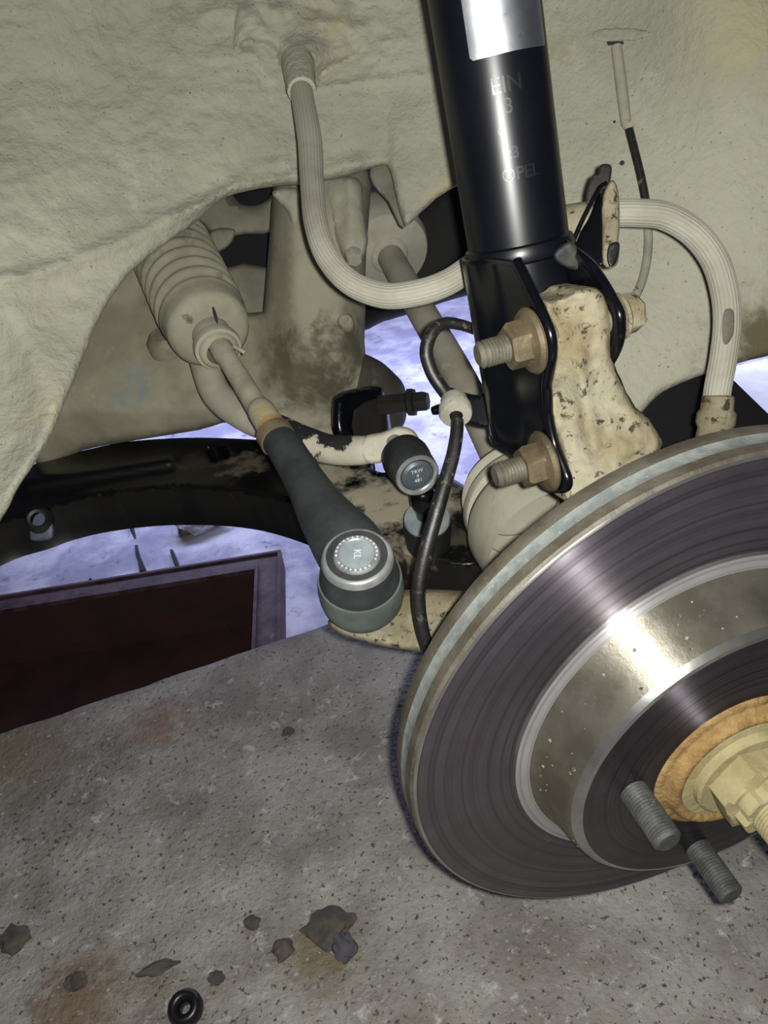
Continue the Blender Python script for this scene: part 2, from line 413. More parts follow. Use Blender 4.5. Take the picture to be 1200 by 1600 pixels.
# ================================================================== CAR BODY (wheel well)
crease = np.array([(-150, 470), (0, 437), (60, 425), (150, 395), (230, 360), (300, 325), (380, 290), (440, 278), (500, 268), (560, 255)], float)
crease2 = np.array([(235, 338), (275, 335), (300, 325), (340, 305), (400, 262), (450, 252)], float)
zf = field([(-150, -100, .50), (0, 0, .53), (0, 400, .49), (0, 800, .46), (-100, 900, .45), (60, 650, .50), (150, 500, .545), (300, 100, .58), (200, 250, .55), (300, 330, .585), (480, 280, .61), (600, 100, .60), (620, 300, .61), (730, 280, .61), (760, 100, .59), (900, 100, .55), (900, 500, .56), (1000, 600, .56), (1200, 0, .50), (1200, 300, .52), (1200, 560, .54), (950, 350, .56)], 120)
pillar = np.array([(10, 480), (60, 560), (85, 640), (70, 700), (20, 780)], float)
CRUST = np.array(cat_rom([(365, 40), (372, 10), (400, -20), (500, -40), (600, -20), (600, 40), (560, 80), (505, 112), (498, 134), (470, 140), (448, 134), (445, 120), (452, 112), (436, 100), (432, 84), (420, 72), (400, 64), (385, 62), (374, 78), (366, 82), (363, 62)], 4, True))
def zshell(x, y):
    z = zf(x, y); q = [(x, y)]
    d = segdist(q, crease, False)[0]; z -= .0045 * math.exp(-(d / 11) ** 2)
    cy = np.interp(x, crease[:, 0], crease[:, 1])
    if x < 600 and y > cy: z += .004 * (1 - math.exp(-((y - cy) / 22) ** 2))
    d2 = segdist(q, crease2, False)[0]; z -= .003 * math.exp(-(d2 / 7) ** 2)
    d3 = segdist(q, pillar, False)[0]; z -= .010 * math.exp(-(d3 / 34) ** 2)
    # dried mud crust over the hose fixing
    if 330 < x < 620 and y < 160:
        if inpoly(q, CRUST)[0]:
            d5 = segdist(q, CRUST)[0]; z -= (.0075 * (1 - math.exp(-d5 / 9)) + .016 * math.exp(-((x - 476) / 30) ** 2 - ((y - 88) / 34) ** 2) * (1 - math.exp(-d5 / 8)) + .004 * noise.noise(Vector((x * .04, y * .04, 7)))) * min(1, max(.1, (620 - x) / 110))
    if y < 130 and 200 < x < 640: z -= .004 * max(0, noise.fractal(Vector((x * .016, y * .022, 0)), 1, 2, 4)) * min(1, (130 - y) / 40)
    # seam right of the hose and blade lobe overlap
    d4 = segdist(q, np.array([(480, 140), (560, 128), (640, 120), (690, 112)], float), False)[0]; z -= .0022 * math.exp(-(d4 / 5) ** 2)
    if x > 607 and y > 150 and x < 800: z -= .004 * min(1, (x - 607) / 6) * min(1, (y - 150) / 60)
    z += .0022 * noise.fractal(Vector((x * .012, y * .02, 3)), 1, 2, 3) * (1 if x < 640 else .35)
    z += .0011 * noise.fractal(Vector((x * .045, y * .085, 3)), 1, 2, 3) * (1 if x < 640 else .2)
    return z
shellm = mat('dust_covered_underseal', (170, 169, 151), (152, 151, 134), (182, 180, 165), scale=7, rough=.85, specks=(420, .66, .71, (112, 108, 92)), bump=.9, bscale=150, bdist=.0026, spec=.25, cut3=(.55, .8), scale3=20, bump2=(.35, 330, .0006),
             patches=[(P(1180, 20, .5), .06, (164, 159, 130), .9, .8), (P(510, 55, .6), .03, (160, 154, 126), .9, .9), (P(90, 620, .49), .03, (172, 167, 142), .9, .9), (P(240, 25, .55), .012, (96, 84, 66), .8, 1.4), (P(700, 305, .61), .022, (176, 164, 128), .9, .9), (P(1190, 545, .54), .045, (96, 90, 68), .8, .7), (P(225, 35, .55), .008, (90, 76, 58), .8, 1.4), (P(870, 60, .56), .02, (150, 146, 118), .9, .9), (P(972, 255, .56), .0022, (52, 50, 44), .4, .6), (P(960, 190, .56), .0012, (52, 50, 44), .4, .6)])
body = thing('wheel_well', 'dust covered inner wheel arch of the car with curved cut-out', 'car body', P(400, 100, .6))
outline = [(-420, -330), (200, -340), (600, -340), (1000, -340), (1500, -330), (1520, 300), (1500, 500), (1200, 556), (1100, 585), (1035, 613), (1000, 648), (965, 690), (900, 705), (865, 640), (840, 540), (800, 420), (770, 330), (735, 288), (690, 304), (660, 330), (640, 350), (630, 348), (619, 310), (608, 264), (590, 260), (540, 276), (480, 287), (430, 291), (385, 299), (345, 312), (310, 345), (260, 380), (205, 425), (160, 488), (130, 560), (105, 620), (75, 690), (30, 760), (0, 815), (-70, 905), (-200, 1060), (-400, 1200), (-440, 500)]
relief('inner_panel', outline, zshell, shellm, body, step=8, thick=.014, roll=.009, rollpx=15, dense=(350, -10, 610, 150, 4.3), smooth=4, warp=1.0)
# lump of dried mud over the hose fixing, clips and cable shelf
mud = mat('dried_mud', (160, 157, 137), (146, 142, 124), (176, 172, 154), scale=30, rough=.95, bump=.5, bscale=170, bdist=.002, spec=.2)
relief('cable_shelf', [(928, 48), (960, 42), (1010, 46), (1012, 60), (985, 64), (930, 66)], lambda x, y: zshell(x, y) - .0014, shellm, body, step=5, thick=.014, roll=.0025, rollpx=6, smooth=3, warp=3)
o = relief('slot', [(948, 65), (974, 64), (975, 69), (950, 71)], lambda x, y: zshell(x, y) - .003, crackm, body, step=4, thick=.004, roll=0, rollpx=0, smooth=1)
# added black panel standing in for the shaded pit below the arch's right
darkm = mat('black_underbody_and_shade', (9, 9, 14), (16, 15, 20), None, scale=20, rough=.7, bump=.2)
relief('pit_shade_panel', [(840, 560), (1120, 540), (1142, 590), (1210, 656), (1290, 730), (1200, 800), (900, 800)], lambda x, y: .70 + (x - 1000) * .0001, darkm, body, step=40, thick=.02, roll=0, rollpx=0, smooth=1)
relief('wheel_arch_tongue', [(578, 262), (612, 248), (624, 300), (634, 352), (624, 352), (606, 315), (584, 290)], lambda x, y: .635, mat('grey_underseal', (120, 118, 104), (100, 98, 84), rough=.9), body, step=8, thick=.006, roll=.002, rollpx=4, smooth=2)

# ================================================================== GEARBOX and body beam behind the arch
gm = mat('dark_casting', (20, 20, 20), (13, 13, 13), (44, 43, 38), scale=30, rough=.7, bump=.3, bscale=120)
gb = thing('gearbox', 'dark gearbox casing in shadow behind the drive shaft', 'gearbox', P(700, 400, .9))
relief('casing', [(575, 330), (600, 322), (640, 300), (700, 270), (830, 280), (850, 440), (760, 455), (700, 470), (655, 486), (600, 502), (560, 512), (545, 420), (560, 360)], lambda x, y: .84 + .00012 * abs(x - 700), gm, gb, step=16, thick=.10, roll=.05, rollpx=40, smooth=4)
beam = mat('body_beam', (140, 138, 120), (122, 119, 102), (154, 151, 134), scale=20, rough=.9, bump=.3)
bb = thing('body_beam', 'dusty grey underbody beam with dark hole left of the column', 'car beam', P(370, 330, .85))
relief('beam', [(290, 290), (440, 270), (440, 355), (380, 366), (338, 372), (318, 352), (270, 340)], lambda x, y: .80, beam, bb, step=12, thick=.06, roll=.012, rollpx=10, smooth=2,
       holes=[[(362, 296), (395, 290), (424, 292), (420, 310), (400, 321), (375, 318)]])
relief('web', [(330, 360), (366, 358), (362, 378), (345, 392), (322, 395)], lambda x, y: .79, beam, bb, step=8, thick=.02, roll=.006, rollpx=7, smooth=3)
relief('lower_beam', [(330, 425), (430, 420), (430, 520), (370, 520), (330, 500)], lambda x, y: .84, beam, bb, step=12, thick=.05, roll=.01, rollpx=8, smooth=2)
relief('dark_panel', [(250, 250), (450, 240), (450, 560), (250, 560)], lambda x, y: .93, darkm, bb, step=40, thick=.01, roll=0, rollpx=0, smooth=1)

# ================================================================== SUBFRAME
subm = mat('subframe_dust', (156, 152, 132), (130, 126, 106), (170, 166, 146), scale=14, rough=.9, bump=.35, bscale=130, spec=.3, scale3=30, cut3=(.56, .75),
           patches=[(P(205, 602, .72), .026, (112, 134, 142), .9, 1.2), (P(190, 592, .72), .003, (40, 40, 36), .5), (P(146, 608, .72), .003, (40, 40, 36), .5), (P(500, 610, .70), .055, (84, 80, 66), .9, .8), (P(440, 570, .70), .05, (104, 99, 80), .9, .8), (P(250, 480, .70), .05, (96, 92, 76), .9, .8), (P(540, 540, .70), .04, (92, 88, 73), .9, .8)])
sf = thing('subframe', 'grey-brown dusty steel subframe with upright column below the arch', 'subframe', P(350, 620, .74))
def zsub(x, y):
    z = .735
    c = max(0, 1 - abs(x - 497) / 95)
    if x > 380: z -= .05 * min(1, c * 1.6) * (1 if y < 560 else max(0, 1 - (y - 560) / 90))
    if y > 640 - (x - 150) * .02: z += .0006 * (y - 640 + (x - 150) * .02) if x < 380 else 0
    z += .004 * noise.fractal(Vector((x * .012, y * .012, 1)), 1, 2, 3)
    return z
relief('cross_member', [(40, 640), (90, 560), (130, 470), (190, 400), (260, 420), (330, 470), (375, 487), (408, 487), (412, 478), (420, 380), (427, 292), (440, 270), (480, 262), (540, 262), (577, 268), (577, 330), (572, 400), (571, 480), (571, 552), (590, 572), (610, 600), (612, 660), (600, 720), (520, 720), (440, 690), (366, 660), (310, 672), (200, 690), (128, 704), (60, 730)], zsub, subm, sf, step=12, thick=.05, roll=.016, rollpx=12, smooth=3)
relief('mount_lug', [(505, 282), (560, 280), (568, 330), (575, 372), (570, 396), (560, 414), (545, 414), (533, 395), (524, 372), (516, 335)], lambda x, y: .672 + .012 * abs(x - 548) / 30, dust, sf, step=7, thick=.02, roll=.008, rollpx=9, smooth=4, rough=.003)
lathe('bolt', [(0, .010), (.006, .010), (.0075, .008), (.0075, 0)], frame(P(551, 396, .668), V(.2, .7, -.5)), dust, sf, seg=6)
relief('dust_ledge', [(425, 300), (470, 296), (476, 340), (474, 365), (460, 360), (448, 330)], lambda x, y: .684, dust, sf, step=7, thick=.012, roll=.006, rollpx=10, smooth=4, rough=.003)
lathe('boss', [(0, .008), (.010, .008), (.013, .005), (.0165, .0), (.0165, -.01)], frame(P(257, 532, .724), V(-.1, -.55, -.8)), subm, sf, seg=24)
lathe('dimple', [(0, .003), (.0055, .003), (.0068, .001), (.0068, -.01)], frame(P(540, 503, .682), V(-.1, -.2, -.95)), subm, sf, seg=20)
# rear bush and bolt, dark
bush = mat('oily_bush', (64, 62, 54), (82, 79, 68), scale=40, rough=.6, bump=.3, bscale=200)
oily = mat('oily_black', (30, 29, 26), (22, 21, 20), scale=40, rough=.5, bump=.3, bscale=200)
relief('bush_housing', [(560, 556), (590, 562), (615, 582), (632, 604), (636, 640), (628, 668), (600, 680), (560, 670), (545, 610)], lambda x, y: .70 + .0006 * abs(x - 585), bush, sf, step=9, thick=.05, roll=.02, rollpx=18, smooth=4)
lathe('flange_bolt', [(0, .022), (.0072, .022), (.0088, .019), (.0088, .011), (.0125, .010), (.0125, .006), (.009, .004), (.009, -.02)], frame(P(629, 630, .665), V(.93, -.05, -.30)), oily, sf, seg=6, smooth=25)
mb = thing('mount_bracket', 'black glossy bush bracket below the subframe column', 'bracket', P(565, 640, .66))
relief('shell', [(519, 630), (524, 618), (545, 609), (590, 603), (603, 620), (610, 660), (608, 690), (560, 700), (530, 690), (519, 668)], lambda x, y: .648 + .00035 * (x - 519), black, mb, step=7, thick=.045, roll=.016, rollpx=16, smooth=4)
o = relief('slot_plate', [(553, 640), (595, 622), (606, 660), (600, 690), (556, 690)], lambda x, y: .642 + .00035 * (x - 519), oily, mb, step=9, thick=.02, roll=.002, rollpx=4, smooth=2)

# ================================================================== STEERING: boot, tie rod, tie rod end
A0, A1 = P(268, 392, .735), P(341, 545, .625)
ax = (A1 - A0).normalized(); L = (A1 - A0).length
tie = thing('tie_rod', 'dusty grey steering rod coming out of a ribbed rubber boot', 'steering rod', A1)
prof = []
Lr = L + .07; st = -.07
n = 90
for i in range(n + 1):
    h = st + (L - st) * i / n * .80; u = (h - st) / (L - st)
    r = .0385 - .004 * u
    if .30 < u < .80: r += .0022 * math.cos((u - .30) / .50 * 2 * math.pi * 7) - .001
    if u <= .30: r += .0006 * math.cos((u) / .05 * 2 * math.pi) * (u / .3)
    prof.append((r, h))
he = prof[-1][1]
prof += [(.0345, he + .003), (.0342, he + .008), (.0335, he + .016), (.0325, he + .021), (.028, he + .0245), (.020, he + .026), (.0155, he + .0262), (.0155, L + .004), (.0135, L + .006), (.0105, L + .006)]
bootm = mat('dusty_boot_rubber', (160, 157, 138), (142, 139, 120), (98, 95, 80), scale=28, rough=.92, bump=.3, bscale=200, spec=.2, cut3=(.6, .72), scale3=30,
            patches=[(P(262, 392, .70), .040, (78, 76, 66), .8, .8), (P(293, 498, .625), .006, (66, 64, 56), .8, 1.2)])
MB = frame(A0, ax)
bt = lathe('bellows_boot', prof, MB, bootm, tie, seg=56, smooth=60)
tube('crease', [P(333, 480, .607), P(337, 494, .604), (P(340, 505, .607))], [.0006, .0012, .0004], crackm, bt, seg=6, n=3)
hc = L + .001
lathe('clamp', [(.0155, hc - .008), (.0182, hc - .008), (.0188, hc - .004), (.0182, hc), (.0155, hc)], MB, dust, tie, seg=36)
tube('clamp_tail', [P(366, 541, .60), P(376, 547, .597), P(383, 551, .597)], [.0018, .0016, .002], dust, tie, seg=8, n=4)
rodm = mat('dusty_rod', (176, 171, 150), (150, 146, 126), (96, 90, 72), scale=45, rough=.9, bump=.35, bscale=260, scale3=60, cut3=(.6, .7),
           patches=[(P(422, 655, .52), .016, (158, 128, 78), .6, .8), (P(412, 640, .53), .010, (166, 150, 108), .6, .8)])
R0, R1 = P(338, 530, .628), P(432, 680, .525)
tube('rod', [R0, P(350, 552, .612), P(357, 563, .603), P(375, 592, .585), P(402, 636, .553), P(410, 645, .545), R1], [.0088, .0090, .0078, .0080, .0082, .0096, .0098], rodm, tie, seg=20, n=6)
te = thing('tie_rod_end', 'new black tie rod end with shiny round cap', 'tie rod end', P(570, 960, .43))
shm = mat('black_phosphate', (40, 44, 45), (54, 58, 58), (84, 82, 74), scale=50, rough=.5, bump=.2, bscale=300, cut3=(.66, .85))
# shank: lofted
stn = [((432, 683), .522, .0113, .0113), ((447, 703), .512, .0118, .0118), ((470, 741), .492, .0122, .0116), ((492, 778), .472, .0138, .0118), ((515, 815), .452, .0165, .013), ((540, 848), .437, .019, .0145), ((556, 872), .430, .019, .015)]
v = []; f = []; sg = 24
cs = [Vector(p) for p in cat_rom([P(a[0][0], a[0][1], a[1]) for a in stn], 5)]; rs = cat_rom([(a[2], a[3]) for a in stn], 5)
x0 = V(.85, -.53, 0)
for i, p in enumerate(cs):
    t = (cs[min(i + 1, len(cs) - 1)] - cs[max(i - 1, 0)]).normalized(); x = (x0 - x0.dot(t) * t).normalized(); y = t.cross(x)
    for k in range(sg):
        a = 2 * math.pi * k / sg; v.append(p + x * math.cos(a) * rs[i][0] + y * math.sin(a) * rs[i][1])
for i in range(len(cs) - 1):
    for k in range(sg): f.append([i * sg + k, i * sg + (k + 1) % sg, (i + 1) * sg + (k + 1) % sg, (i + 1) * sg + k])
f += [list(range(sg))[::-1], [(len(cs) - 1) * sg + k for k in range(sg)]]
link('shank', v, f, shm, te, smooth=50)
tube('shank_mouth', [P(428, 677, .525), P(436, 690, .519)], [.0124, .0122], mat('cut_steel', (120, 108, 84), (84, 76, 60), rough=.6, metal=.2), te, seg=24, n=2)
at = V(-.05, -.63, -.775); CAPC = P(557, 864, .405)
MT = frame(CAPC, at, V(1, 0, 0))
capm = mat('zinc_cap', (158, 168, 170), (136, 146, 149), scale=70, rough=.42, metal=.3, bump=.12, bscale=300)
chrome = mat('polished_steel_edge', (176, 176, 174), (140, 142, 142), None, scale=70, rough=.34, metal=.5, bump=.01, bscale=300)
lathe('housing', [(.0118, -.0006), (.0122, -.0018), (.0158, -.0018), (.0168, -.0020), (.0176, -.0026), (.0182, -.0036), (.0186, -.0050), (.0188, -.0062), (.0194, -.0095), (.0204, -.0165), (.0214, -.021), (.0210, -.022), (.012, -.022)], MT, [chrome, shm], te, seg=64, mseg=[0, 1, 0, 0, 0, 0, 0, 1, 1, 1, 1, 1], smooth=50)
cp = lathe('cap', [(0, -.0010), (.0090, -.0010), (.0096, -.0004), (.0112, -.0003), (.0119, -.0012), (.0119, -.004)], MT, [capm, chrome], te, seg=48, mseg=[0, 1, 1, 1, 1])
def flat(M, rot, dx=0, dy=0, h=0):
    c, s = math.cos(rot), math.sin(rot)
    return lambda q: M @ Vector((c * (q.x + dx) - s * (q.y + dy), s * (q.x + dx) + c * (q.y + dy), h + q.z))
pm = mat('bright_stamp', (205, 214, 214), rough=.5, metal=.3, bump=0)
b = Bag()
b.add(text_vf('KL', .0052, .0001, flat(MT, -math.pi / 2, 0, .0002, -.0008)))
b.link('stamping', pm, cp, smooth=0)
b = Bag()
for k in range(26):
    a = 2 * math.pi * k / 26 + .1
    if random.random() < .8:
        Mk = MT @ Matrix.Rotation(a, 4, 'Z') @ Matrix.Translation((.0104, 0, -.0002)); b.add(box_vf(Mk, -.0005, .0005, -.0003 - .0003 * random.random(), .0004, 0, .0002))
b.link('rim_marks', pm, cp, smooth=0)
rub = mat('rubber_dust_boot', (86, 94, 90), (70, 77, 74), (104, 108, 102), scale=40, rough=.62, bump=.15, bscale=300, cut3=(.66, .85))
lathe('dust_boot', [(.0150, -.0215), (.0222, -.0215), (.0227, -.0240), (.0232, -.030), (.0230, -.036), (.0222, -.041), (.0206, -.0445), (.0165, -.047), (.010, -.0485)], MT, rub, te, seg=56, smooth=60)
lathe('stud_nut', [(.0095, -.058), (.0095, -.066), (.008, -.068), (0, -.068)], MT, chrome, te, seg=6)

# ================================================================== CONTROL ARM
# the arm droops: flat top plate, folded front skirt
H = P(560, 800, .64)
an = (UP + V(0, -.0, -.0)).normalized()
dn_out = H
def zarm(x, y):
    z = depth_on(x, y, H, an)
    # pressed tubular bead on the left
    d = segdist([(x, y)], np.array([(40, 752), (130, 738), (265, 716)], float), False)[0]
    z -= .020 * math.exp(-(d / 14) ** 2)
    # raised boss near the ball joint
    d = math.hypot(x - 555, (y - 805) * 1.3); z += .006 * math.exp(-(d / 26) ** 2)
    return z
def PA(x, y): return P(x, y, zarm(x, y))
armm = mat('arm_black_paint', (7, 8, 9), (14, 14, 13), None, scale=30, rough=.32, bump=.02, bscale=250, spec=.5,
           patches=[(PA(590, 790), .058, (176, 168, 146), .75, .9), (PA(690, 780), .034, (160, 152, 130), .85, 1.0), (PA(520, 740), .03, (172, 164, 142), .8, 1.0), (PA(380, 725), .030, (96, 90, 74), .95, 1.5), (PA(300, 725), .024, (44, 42, 34), .9, 1), (PA(640, 855), .024, (130, 122, 102), .8, 1.4), (PA(720, 840), .020, (70, 66, 54), .9, 1.5), (PA(558, 800), .010, (20, 19, 16), .8, 1.2)])
arm = thing('control_arm', 'curved black lower control arm with dusty outer end', 'control arm', P(400, 790, .66))
top = [(-120, 800), (-60, 770), (20, 742), (75, 716), (130, 704), (200, 690), (290, 684), (360, 685), (430, 690), (500, 705), (580, 722), (640, 735), (700, 745), (745, 776), (775, 830), (770, 872), (735, 888), (690, 884), (640, 872), (580, 852), (530, 828), (490, 805), (440, 787), (390, 775), (330, 769), (245, 769), (160, 778), (95, 792), (55, 806), (0, 822), (-60, 850), (-130, 880)]
relief('arm_pressing', top, zarm, armm, arm, step=8, roll=.012, rollpx=13, smooth=4, smooth_angle=85, back=Vector((0, 0, -.036)),
       holes=[[(326, 708), (336, 701), (350, 702), (356, 709), (346, 717), (333, 716)], [(582, 728), (590, 720), (604, 722), (610, 730), (602, 738), (588, 736)]])
relief('bush_sleeve', [(40, 806), (62, 794), (78, 802), (84, 838), (60, 846), (44, 842)], lambda x, y: zarm(x, 780) - .012, mat('pale_bush', (110, 112, 130), (84, 86, 104), rough=.6), arm, step=6, thick=.02, roll=.006, rollpx=8, smooth=3)
lathe('bush_ring', [(.006, .003), (.0085, .004), (.0115, .0), (.0115, -.01)], frame(P(60, 812, zarm(60, 780) - .016), V(.2, -.2, -.95)), blackplastic, arm, seg=28)

# ================================================================== ANTI-ROLL BAR and drop link
barm = mat('bar_dust_over_black', (186, 181, 162), (168, 164, 146), (120, 114, 96), scale=35, rough=.85, bump=.35, bscale=220, scale3=80, cut3=(.62, .74),
           patches=[(P(440, 656, .60), .010, (20, 20, 20), .3, 1.5), (P(458, 664, .59), .012, (20, 20, 20), .3, 1.6), (P(482, 674, .58), .013, (18, 18, 18), .3, 1.7), (P(508, 682, .572), .012, (20, 20, 20), .3, 1.8), (P(533, 686, .566), .008, (26, 25, 24), .3, 1.8), (P(490, 698, .58), .010, (24, 23, 22), .3, 2), (P(508, 706, .575), .006, (30, 29, 27), .3, 1.8)])
ab = thing('anti_roll_bar', 'bent anti-roll bar, dusty with a worn black patch', 'anti-roll bar', P(450, 680, .60))
tube('bar', [P(300, 440, .76), P(310, 520, .71), P(322, 575, .685), P(342, 620, .66), P(385, 652, .635), P(430, 670, .612), P(470, 687, .592), P(515, 702, .578), P(560, 704, .568), P(590, 700, .564)], [.0125, .0125, .0125, .0125, .012, .0118, .0113, .0108, .0105, .009], barm, ab, seg=24, n=8)
relief('end_eye', [(570, 682), (598, 675), (622, 666), (645, 672), (656, 690), (652, 712), (632, 724), (605, 722), (575, 724), (560, 705)], lambda x, y: .556, barm, ab, step=6, thick=.014, roll=.006, rollpx=9, smooth=5)
lk = thing('drop_link', 'black drop link with round steel cap on anti-roll bar end', 'drop link', P(668, 825, .56))
CL = P(653, 744, .512); al = V(.30, .52, -.80); ML = frame(CL, al, V(1, 0, 0))
lathe('stud', [(0, -.050), (.0052, -.050), (.0052, -.030), (.008, -.030)], ML, capm, lk, seg=20)
lathe('stud_nut', [(.004, -.040), (.0088, -.040), (.0088, -.033), (.0075, -.032)], ML, capm, lk, seg=6)
lathe('dust_boot', [(.008, -.034), (.0125, -.033), (.0155, -.029), (.0163, -.024), (.0160, -.018), (.0150, -.015), (.0145, -.014)], ML, blackplastic, lk, seg=40, smooth=60)
lathe('joint_housing', [(.0145, -.015), (.0152, -.012), (.0150, -.006), (.0146, -.001), (.0138, .0005), (.0122, .0004), (.0112, -.0012), (.0100, -.0016)], ML, [shm, chrome], lk, seg=48, mseg=[0, 0, 0, 1, 1, 1, 0], smooth=40)
cp2 = lathe('joint_cap', [(0, -.0004), (.0078, -.0004), (.0086, -.0010), (.0106, -.0017)], ML, mat('blued_cap', (104, 114, 122), (88, 98, 106), rough=.45, metal=.5), lk, seg=40)
b = Bag()
for s_, dy in (('TRW', .0034), ('4', 0), ('481', -.0034)): b.add(text_vf(s_, .0036, .0001, flat(ML, .18, 0, dy, -.0003)))
b.link('stamping', pm, cp2, smooth=0)
tube('rod', [P(655, 740, .527), P(660, 770, .545), P(664, 800, .568), P(667, 815, .585)], [.0075, .0068, .0068, .0068], black, lk, seg=20, n=5)
lathe('rod_head', [(.003, .018), (.0072, .016), (.0088, .011), (.0088, .004), (.0070, -.002)], frame(P(662, 790, .552), V(-.1, -.7, -.7)), black, lk, seg=28, smooth=60)
Mw = frame(P(667, 810, .572), V(-.08, -.66, -.75))
lathe('washer', [(.004, .001), (.0160, .001), (.0166, 0), (.0166, -.002), (.004, -.002)], Mw, capm, lk, seg=44)
lathe('lower_bush', [(.014, -.002), (.0168, -.003), (.0175, -.010), (.0170, -.018), (.0165, -.028)], Mw, blackplastic, lk, seg=40, smooth=60)

# ================================================================== DRIVE SHAFT
ds = thing('drive_shaft', 'grey drive shaft running diagonally to the ribbed wheel-side boot', 'drive shaft', P(721, 595, .66))
D0, D1, D2 = P(610, 402, .80), P(721, 595, .655), P(795, 745, .565)
shaftm = mat('shaft_dust', (164, 160, 142), (146, 142, 124), (176, 172, 154), scale=20, rough=.85, bump=.2, bscale=200)
tube('shaft', [D0, (D0 + D1) / 2, D1, D2], .0132, shaftm, ds, seg=24, n=6)
da = (D1 - D0).normalized()
lathe('inner_joint', [(.0125, .012), (.0150, .012), (.0185, .011), (.0195, .009), (.024, .008), (.041, .004), (.0445, -.004), (.045, -.03), (.040, -.05)], frame(D0 + da * -.012, da), mat('joint_dust', (178, 175, 158), (160, 157, 140), (190, 186, 168), scale=20, rough=.9, bump=.2), ds, seg=48, smooth=50)
C0 = P(797, 760, .55); C1 = P(900, 900, .46); ca = (C1 - C0).normalized()
cvm = mat('cv_boot_rubber', (162, 159, 142), (148, 145, 128), (112, 109, 94), scale=30, rough=.9, bump=.25, bscale=180, spec=.2, cut3=(.62, .74))
lathe('wheel_side_boot', [(.013, -.02), (.0175, -.018), (.019, -.008), (.026, -.002), (.0345, .002), (.0368, .007), (.0350, .011), (.0315, .0125), (.0308, .015), (.033, .017), (.0390, .0195), (.0415, .0245), (.0408, .030), (.0372, .0325), (.0340, .034), (.0338, .0365), (.039, .0385), (.0440, .042), (.0458, .048), (.045, .06), (.045, .085)], frame(C0, ca), cvm, ds, seg=64, smooth=45)

# ================================================================== BRAKE DISC and HUB
N_ = (R3 @ NW).normalized()
DC = EYE + V(.1469, .0953, .3818)
MD = frame(DC, N_, UP)
RINGS.update({'worn_friction_face': (DC, 260, (84, 76, 84)), 'hat_face': (DC, 300, (72, 66, 72)), 'machined_ring': (DC, 400, (140, 138, 138))})
cast = mat('disc_edge_rust', (86, 82, 72), (66, 60, 50), (108, 104, 92), scale=60, rough=.6, metal=.35, bump=.4, bscale=320, scale3=120, cut3=(.6, .72))
silver = mat('disc_edge_coating', (138, 142, 138), (112, 118, 115), (176, 180, 176), scale=130, rough=.5, metal=.35, bump=.5, bscale=420, bdist=.0006)
fric = mat('worn_friction_face', (112, 108, 114), (92, 86, 92), (128, 124, 126), scale=10, rough=.31, metal=.82, bump=0, aniso=1, scale3=40, cut3=(.6, .8))
ring2 = mat('machined_ring', (172, 170, 170), (156, 154, 154), None, scale=25, rough=.52, metal=.6, bump=.0, bscale=500, aniso=1)
hatw = mat('hat_wall', (134, 130, 118), (112, 108, 96), (168, 162, 146), scale=45, rough=.5, metal=.8, bump=.12, bscale=300, scale3=190, cut3=(.62, .7), aniso=.92)
bevel = mat('bright_bevel', (176, 176, 172), (150, 150, 146), None, scale=40, rough=.3, metal=.9, bump=.05, aniso=.6)
hatf = mat('hat_face', (98, 94, 100), (80, 76, 82), (118, 110, 106), scale=20, rough=.31, metal=.9, bump=.0, bscale=300, aniso=1, cut3=(.62, .8))
bd = thing('brake_disc', 'worn shiny brake disc with grey coated rim at the wheel hub', 'brake disc', DC)
lathe('friction_ring', [(.088, -.0215), (.1400, -.0215), (.1416, -.0205), (.1420, -.0185), (.1420, -.0140), (.1418, -.0136), (.1418, -.0068), (.1420, -.0064), (.1416, -.0020), (.1405, -.0006), (.1392, .0), (.1320, .0), (.1310, -.0002), (.1300, .0), (.0930, .0), (.0926, .0018), (.0860, .0026)], MD, [cast, silver, bevel, fric, ring2], bd, seg=192, mseg=[0, 0, 0, 0, 0, 1, 0, 0, 0, 2, 3, 3, 3, 3, 2, 4], smooth=30)
lathe('hat', [(.0860, .0024), (.0852, .0034), (.0835, .0060), (.0800, .0235), (.0786, .0275), (.0761, .0300), (.0745, .0304), (.0420, .0304), (.0340, .0304), (.0335, .0290), (.0335, -.01)], MD, [hatw, bevel, hatf, hatw], bd, seg=160, mseg=[0, 0, 0, 0, 1, 1, 2, 2, 3, 3], smooth=30)
# fine pad-wear grooves as real shallow steps are in the ring; mud specks on the hat wall
b = Bag()
for k in range(90):
    a = random.uniform(0, 6.28); h = random.uniform(.006, .026); r = .0835 - (h - .006) * .2
    c = MD @ Vector((r * math.cos(a), r * math.sin(a), h)); s = random.choice((.0003, .0004, .0005, .0009)); b.add(blob_vf(c, s, s, s, k, 1, .3))
o = b.link('mud_specks', paleclay, bd); o['kind'] = 'stuff'

hubm = mat('hub_clay', (140, 132, 100), (124, 114, 82), (108, 92, 60), scale=40, rough=.9, bump=.7, bscale=220, scale3=90, cut3=(.6, .72), spec=.2)
orange = mat('hub_rust', (134, 110, 70), (108, 84, 52), (152, 132, 94), scale=120, rough=.9, bump=.9, bscale=260, bdist=.0018, scale3=160, spec=.2)
hub = thing('wheel_hub', 'rusty orange wheel hub centre with clay-covered nut and threaded studs', 'wheel hub', MD @ Vector((0, 0, .03)))
lathe('flange', [(.075, -.0), (.075, .0), (.070, .001), (.033, .001), (.033, .028)], MD @ Matrix.Translation((0, 0, -.012)), cast, hub, seg=64)
lathe('pilot_ring', [(.0400, .0302), (.0392, .0312), (.0375, .0318), (.0362, .0316), (.0350, .0322), (.0342, .0350), (.0330, .0366), (.0312, .0368), (.0296, .0360), (.0290, .0345)], MD, orange, hub, seg=96, smooth=60)
lathe('hub_face', [(.0300, .0340), (.0292, .0352), (.0270, .0356), (.0130, .0362), (0, .0362)], MD, hubm, hub, seg=64)
